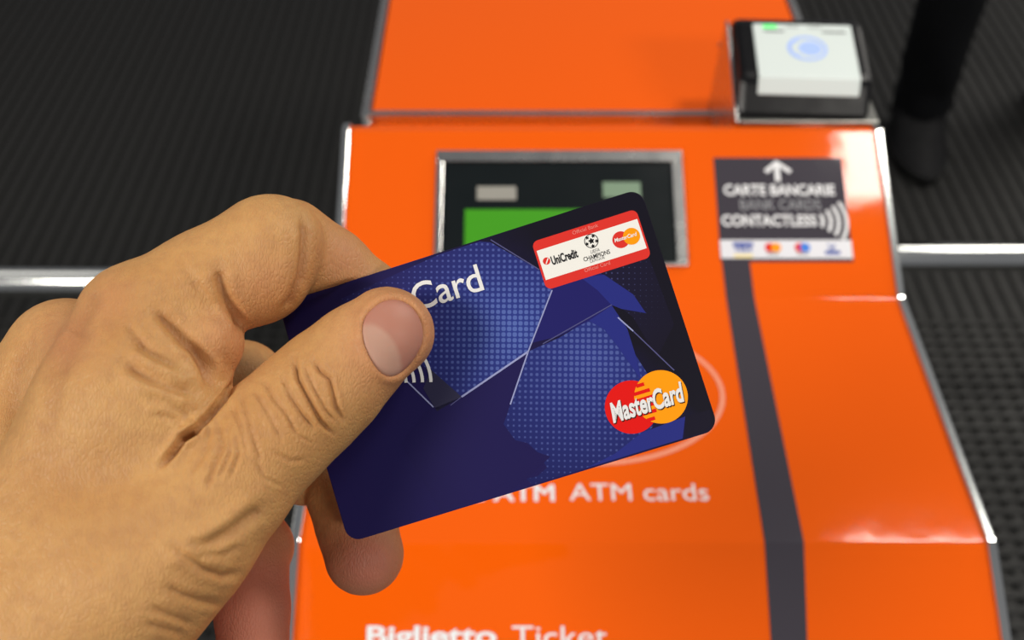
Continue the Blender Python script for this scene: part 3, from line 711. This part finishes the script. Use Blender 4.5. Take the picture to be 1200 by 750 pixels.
FOLDS = [
 ([(344, 418), (349, 444), (364, 472), (376, 494), (390, 508)], .75, .55),
 ([(368, 420), (374, 434), (386, 444), (390, 460), (394, 478), (402, 493)], .6, .55),
 ([(356, 425), (366, 452), (380, 480), (392, 492)], .3, .45),
 ([(328, 438), (340, 464), (354, 486), (368, 502)], .45, .5), ([(309, 446), (320, 466), (336, 486), (346, 506)], .4, .5),
 ([(296, 455), (308, 474), (318, 492), (330, 515)], .35, .5), ([(282, 462), (290, 490), (300, 524), (306, 540)], .32, .5),
 ([(270, 474), (282, 500), (288, 530)], .3, .5), ([(256, 492), (262, 520), (250, 550), (243, 572)], .42, .6), ([(266, 500), (270, 530), (256, 562)], .3, .5),
 ([(276, 506), (280, 530), (270, 560)], .3, .5), ([(246, 500), (240, 530), (224, 556)], .3, .5), ([(300, 540), (310, 560), (330, 570)], .22, .5),
 ([(340, 500), (352, 512), (368, 520)], .22, .4), ([(320, 530), (340, 540), (356, 540)], .22, .5),
 ([(146, 425), (172, 441), (200, 455), (224, 461)], .95, 1.2, .55), ([(160, 400), (180, 415), (212, 431)], .6, 1.1, .5), ([(150, 380), (166, 404)], .3, .8),
 ([(182, 364), (196, 378), (212, 396), (228, 412), (240, 432), (247, 452)], .95, 1.2, .6), ([(226, 404), (236, 420), (243, 432)], .4, .8),
 ([(172, 464), (200, 473), (222, 492)], .5, 1.1, .5), ([(182, 484), (204, 492), (216, 502)], .45, .7),
 ([(190, 544), (203, 530), (214, 515), (230, 503), (245, 488), (262, 468), (276, 448)], 1.5, .75), ([(213, 514), (222, 510), (230, 506)], 1.6, .8),
 ([(256, 316), (258, 330), (263, 347), (276, 368), (285, 388)], .9, 1.2, .5), ([(222, 330), (240, 346), (254, 362)], .3, .9), ([(205, 300), (222, 322), (238, 340)], .25, .9),
 ([(354, 256), (357, 272), (356, 298), (352, 326), (342, 352), (334, 362)], .9, .9, .2),
 ([(200, 640), (222, 655), (242, 668), (262, 675), (280, 672)], .55, .9), ([(196, 688), (214, 697), (231, 703), (262, 708)], .45, .9),
 ([(178, 712), (200, 722), (226, 732)], .4, .9), ([(228, 652), (262, 650), (280, 640)], .3, .8), ([(214, 640), (244, 636), (268, 624), (292, 606), (306, 596)], .7, 1.4),
 ([(170, 730), (200, 738), (215, 742)], .35, .9), ([(104, 385), (84, 415), (60, 440)], .4, 2.4), ([(112, 340), (98, 372), (86, 392)], .5, 1.8),
 ([(40, 400), (24, 425), (16, 450), (14, 500)], .5, 2.0),
]
for px, dp, wd, *rg in FOLDS: fold(px, dp * 1.2, wd, *rg)
# tendons and the soft bulge of the first web
def bump_px(u, v, su, sv, ang, h):
    c, s = math.cos(R(ang)), math.sin(R(ang)); du = U - u; dv = Vv - v; a = du * c + dv * s; b = -du * s + dv * c
    globals()['disp_'] += h * np.exp(-(a / su) ** 2 - (b / sv) ** 2)
bump_px(256, 394, 26, 13, 60, 1.4); bump_px(228, 376, 20, 9, 45, .6); bump_px(205, 425, 30, 8, 40, .5); bump_px(195, 452, 34, 7, 25, .4); bump_px(335, 310, 12, 34, 5, .6); bump_px(120, 430, 60, 14, -60, .5); bump_px(250, 620, 60, 12, -38, .9); bump_px(150, 620, 80, 24, -20, -.5)
bump_px(320, 275, 26, 20, 0, .4); bump_px(60, 480, 12, 70, 12, -.5); bump_px(100, 560, 90, 30, -25, -.25); bump_px(205, 470, 18, 30, -40, .4)
from mathutils import noise as mn
pn = np.array([mn.noise(Vector((float(a), float(b), float(c)))) for a, b, c in Vf * .09], np.float32) if False else None
# nail bed
NAIL = [(423, 380), (427, 369), (436, 359), (448, 351), (461, 348.5), (474, 351), (486, 360), (494, 373), (498, 387), (497, 402), (490, 417), (481, 430), (469, 440), (457, 444), (446, 439), (436, 427), (428, 411), (423, 394)]
def smooth_loop(p, it=3):
    p = [np.array(q, float) for q in p]
    for _ in range(it):
        q = []
        for a, b in zip(p, p[1:] + p[:1]): q += [a * .75 + b * .25, a * .25 + b * .75]
        p = q
    return p
NL = smooth_loop(NAIL, 2); nc = np.mean(NL, 0)
d, _ = seg_dist([tuple(q) for q in NL] + [tuple(NL[0])])
rad = np.hypot(U - nc[0], Vv - nc[1])
angn = np.arctan2(Vv - nc[1], U - nc[0]); la = np.arctan2([q[1] - nc[1] for q in NL], [q[0] - nc[0] for q in NL]); lr = np.hypot([q[0] - nc[0] for q in NL], [q[1] - nc[1] for q in NL])
o_ = np.argsort(la); lim = np.interp(angn, la[o_], lr[o_], period=2 * np.pi)
inside = np.clip((lim - rad) / PXMM / .4, 0, 1)
thumbmask = (U > 400)
disp_ += thumbmask * (-.55 * inside + .42 * np.exp(-((rad - lim) / PXMM / .9 - .55) ** 2) * (rad > lim - 2))
co2 = co + no * (disp_ * facing * near)[:, None]
# skin colour data: blush where fingertips and knuckles are red, plus painted fold shade
def blob(u, v, r): return np.exp(-((U - u) ** 2 + (Vv - v) ** 2) / r ** 2)
thumb_front = (co[:, 2] < 205)
blush = np.zeros(n, np.float32)
blush += .55 * blob(462, 395, 62) * thumb_front + .35 * blob(405, 300, 40) + .35 * blob(270, 400, 40) * near + 1.1 * blob(432, 660, 55) + 1.0 * blob(300, 720, 70) * (1 - near)
blush += .30 * blob(75, 395, 40) + .25 * blob(310, 330, 40) + .2 * blob(130, 350, 30)
blush += .4 * (1 - near) * (U < 350) * (Vv > 560)
crease_shade = np.clip(-disp_ * facing * near * .9, 0, 1)  # shade of the folds put into the skin colour, darker with depth
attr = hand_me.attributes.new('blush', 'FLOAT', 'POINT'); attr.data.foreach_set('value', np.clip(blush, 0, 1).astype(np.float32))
attr = hand_me.attributes.new('crease_shade', 'FLOAT', 'POINT'); attr.data.foreach_set('value', crease_shade.astype(np.float32))
# to metres, camera axes -> object axes, origin at the palm
org = np.array([-95., -30., 190.], np.float32)
def to_obj(P): q = (P - org) / 1000; return np.stack([q[:, 0], q[:, 1], -q[:, 2]], 1).astype(np.float32)
hand_me.vertices.foreach_set('co', to_obj(co2).ravel()); 
if not inward: hand_me.flip_normals()
hand_me.update()
hand_world = Matrix.Translation(EYE + camR @ Vector((org[0] / 1000, org[1] / 1000, -org[2] / 1000))) @ camR.to_4x4()

def skin_mat():
    m = mat('tan_skin', (.5, .3, .17, 1), .52, spec=.35); nt = m.node_tree; b = nt.nodes['Principled BSDF']; N = nt.nodes.new; Lk = nt.links.new
    tc = N('ShaderNodeTexCoord')
    def noise(sc, det=3, vec=None):
        x = N('ShaderNodeTexNoise'); x.inputs['Scale'].default_value = sc; x.inputs['Detail'].default_value = det; Lk(vec or tc.outputs['Object'], x.inputs['Vector']); return x.outputs['Fac']
    def mixc(f, a, b_):
        x = N('ShaderNodeMix'); x.data_type = 'RGBA'
        Lk(f, x.inputs['Factor'])
        for k, q in (('A', a), ('B', b_)):
            if isinstance(q, tuple): x.inputs[k].default_value = q
            else: Lk(q, x.inputs[k])
        return x.outputs['Result']
    def mr(f, a, b_, c, d):
        x = N('ShaderNodeMapRange'); Lk(f, x.inputs['Value'])
        for i, q in zip(('From Min', 'From Max', 'To Min', 'To Max'), (a, b_, c, d)): x.inputs[i].default_value = q
        return x.outputs[0]
    c = mixc(mr(noise(45), .35, .65, 0, 1), (.62, .335, .120, 1), (.54, .27, .09, 1))
    c = mixc(mr(noise(420, 4), .4, .75, 0, .35), c, (.40, .18, .075, 1))
    at = N('ShaderNodeAttribute'); at.attribute_name = 'blush'; c = mixc(at.outputs['Fac'], c, (.56, .19, .115, 1))
    a2 = N('ShaderNodeAttribute'); a2.attribute_name = 'crease_shade'; c = mixc(mr(a2.outputs['Fac'], 0, 1, 0, .45), c, (.30, .11, .045, 1))
    Lk(c, b.inputs['Base Color'])
    b.inputs['Subsurface Weight'].default_value = .12; b.inputs['Subsurface Radius'].default_value = (1, .35, .2); b.inputs['Subsurface Scale'].default_value = .003
    mp = N('ShaderNodeMapping'); Lk(tc.outputs['Object'], mp.inputs[0]); mp.inputs['Rotation'].default_value = (0, 0, R(35)); mp.inputs['Scale'].default_value = (1.8, .7, 1)
    vo = N('ShaderNodeTexVoronoi'); vo.feature = 'DISTANCE_TO_EDGE'; vo.inputs['Scale'].default_value = 900; Lk(mp.outputs[0], vo.inputs['Vector'])
    h1 = mr(vo.outputs['Distance'], 0, .22, 0, 1)
    add = N('ShaderNodeMath'); add.operation = 'MULTIPLY_ADD'; Lk(noise(160, 4, mp.outputs[0]), add.inputs[0]); add.inputs[1].default_value = 2.5; Lk(h1, add.inputs[2])
    bp = N('ShaderNodeBump'); bp.inputs['Strength'].default_value = .42; bp.inputs['Distance'].default_value = .0002; Lk(add.outputs[0], bp.inputs['Height']); Lk(bp.outputs['Normal'], b.inputs['Normal'])
    return m
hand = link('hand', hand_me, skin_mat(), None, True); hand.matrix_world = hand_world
tag(hand, 'bare tan left hand reaching in from the left, pinching the blue bank card', 'hand')
# thumbnail: a curved plate following the thumb, with lunula
NR, NA = 14, 64
th = np.linspace(-np.pi, np.pi, NA, endpoint=False); rl = np.interp(th, la[o_], lr[o_], period=2 * np.pi)
pts = []
for i in range(NR + 1):
    f = i / NR; pts.append(np.stack([nc[0] + rl * f * np.cos(th), nc[1] + rl * f * np.sin(th)], 1))
pts = np.concatenate([pts[0][:1]] + pts[1:])
def march(uv):
    D = np.stack([(uv[:, 0] - 600) / FPX, (375 - uv[:, 1]) / FPX, np.ones(len(uv))], 1); z = np.full(len(uv), 160.)
    for _ in range(60): z += np.clip(hand_sdf((D * z[:, None]).astype(np.float32)), -3, 3) * .8
    return D * z[:, None]
NP = march(pts); fr_ = np.concatenate([[0]] + [np.full(NA, i / NR) for i in range(1, NR + 1)])
g = grad(NP.astype(np.float32))
NP = NP + g * (.22 - .75 * np.clip(fr_ - .9, 0, 1) * 8 * .9)[:, None]
nv = to_obj(NP.astype(np.float32)); nf = [(0, 1 + (k + 1) % NA, 1 + k) for k in range(NA)]
for i in range(NR - 1):
    for k in range(NA): a_ = 1 + i * NA + k; b_ = 1 + i * NA + (k + 1) % NA; nf.append((a_, b_, b_ + NA, a_ + NA))
def nail_mat():
    m = mat('nail_keratin', (.55, .27, .2, 1), .5, spec=.35); nt = m.node_tree; b = nt.nodes['Principled BSDF']; N = nt.nodes.new; Lk = nt.links.new
    at = N('ShaderNodeAttribute'); at.attribute_name = 'lunula'
    x = N('ShaderNodeMix'); x.data_type = 'RGBA'; Lk(at.outputs['Fac'], x.inputs['Factor']); x.inputs['A'].default_value = (.46, .20, .14, 1); x.inputs['B'].default_value = (.52, .29, .21, 1)
    Lk(x.outputs['Result'], b.inputs['Base Color']); b.inputs['Subsurface Weight'].default_value = .1; b.inputs['Subsurface Scale'].default_value = .001
    tc = N('ShaderNodeTexCoord'); mp = N('ShaderNodeMapping'); Lk(tc.outputs['Object'], mp.inputs[0]); mp.inputs['Rotation'].default_value = (0, 0, R(-42)); mp.inputs['Scale'].default_value = (.1, 1, 1)
    no_ = N('ShaderNodeTexNoise'); no_.inputs['Scale'].default_value = 900; Lk(mp.outputs[0], no_.inputs['Vector'])
    bp = N('ShaderNodeBump'); bp.inputs['Strength'].default_value = .25; bp.inputs['Distance'].default_value = .0001; Lk(no_.outputs['Fac'], bp.inputs['Height']); Lk(bp.outputs['Normal'], b.inputs['Normal'])
    return m
nail = raw('thumbnail', nv, nf, nail_mat(), hand, True)
cx_, cy_ = 428., 432.
lun = np.clip((44 - np.hypot(pts[:, 0] - cx_, (pts[:, 1] - cy_) * .8)) / 5, 0, 1)
at_ = nail.data.attributes.new('lunula', 'FLOAT', 'POINT'); at_.data.foreach_set('value', lun.astype(np.float32))
so = nail.modifiers.new('thickness', 'SOLIDIFY'); so.thickness = .0004; so.offset = -1
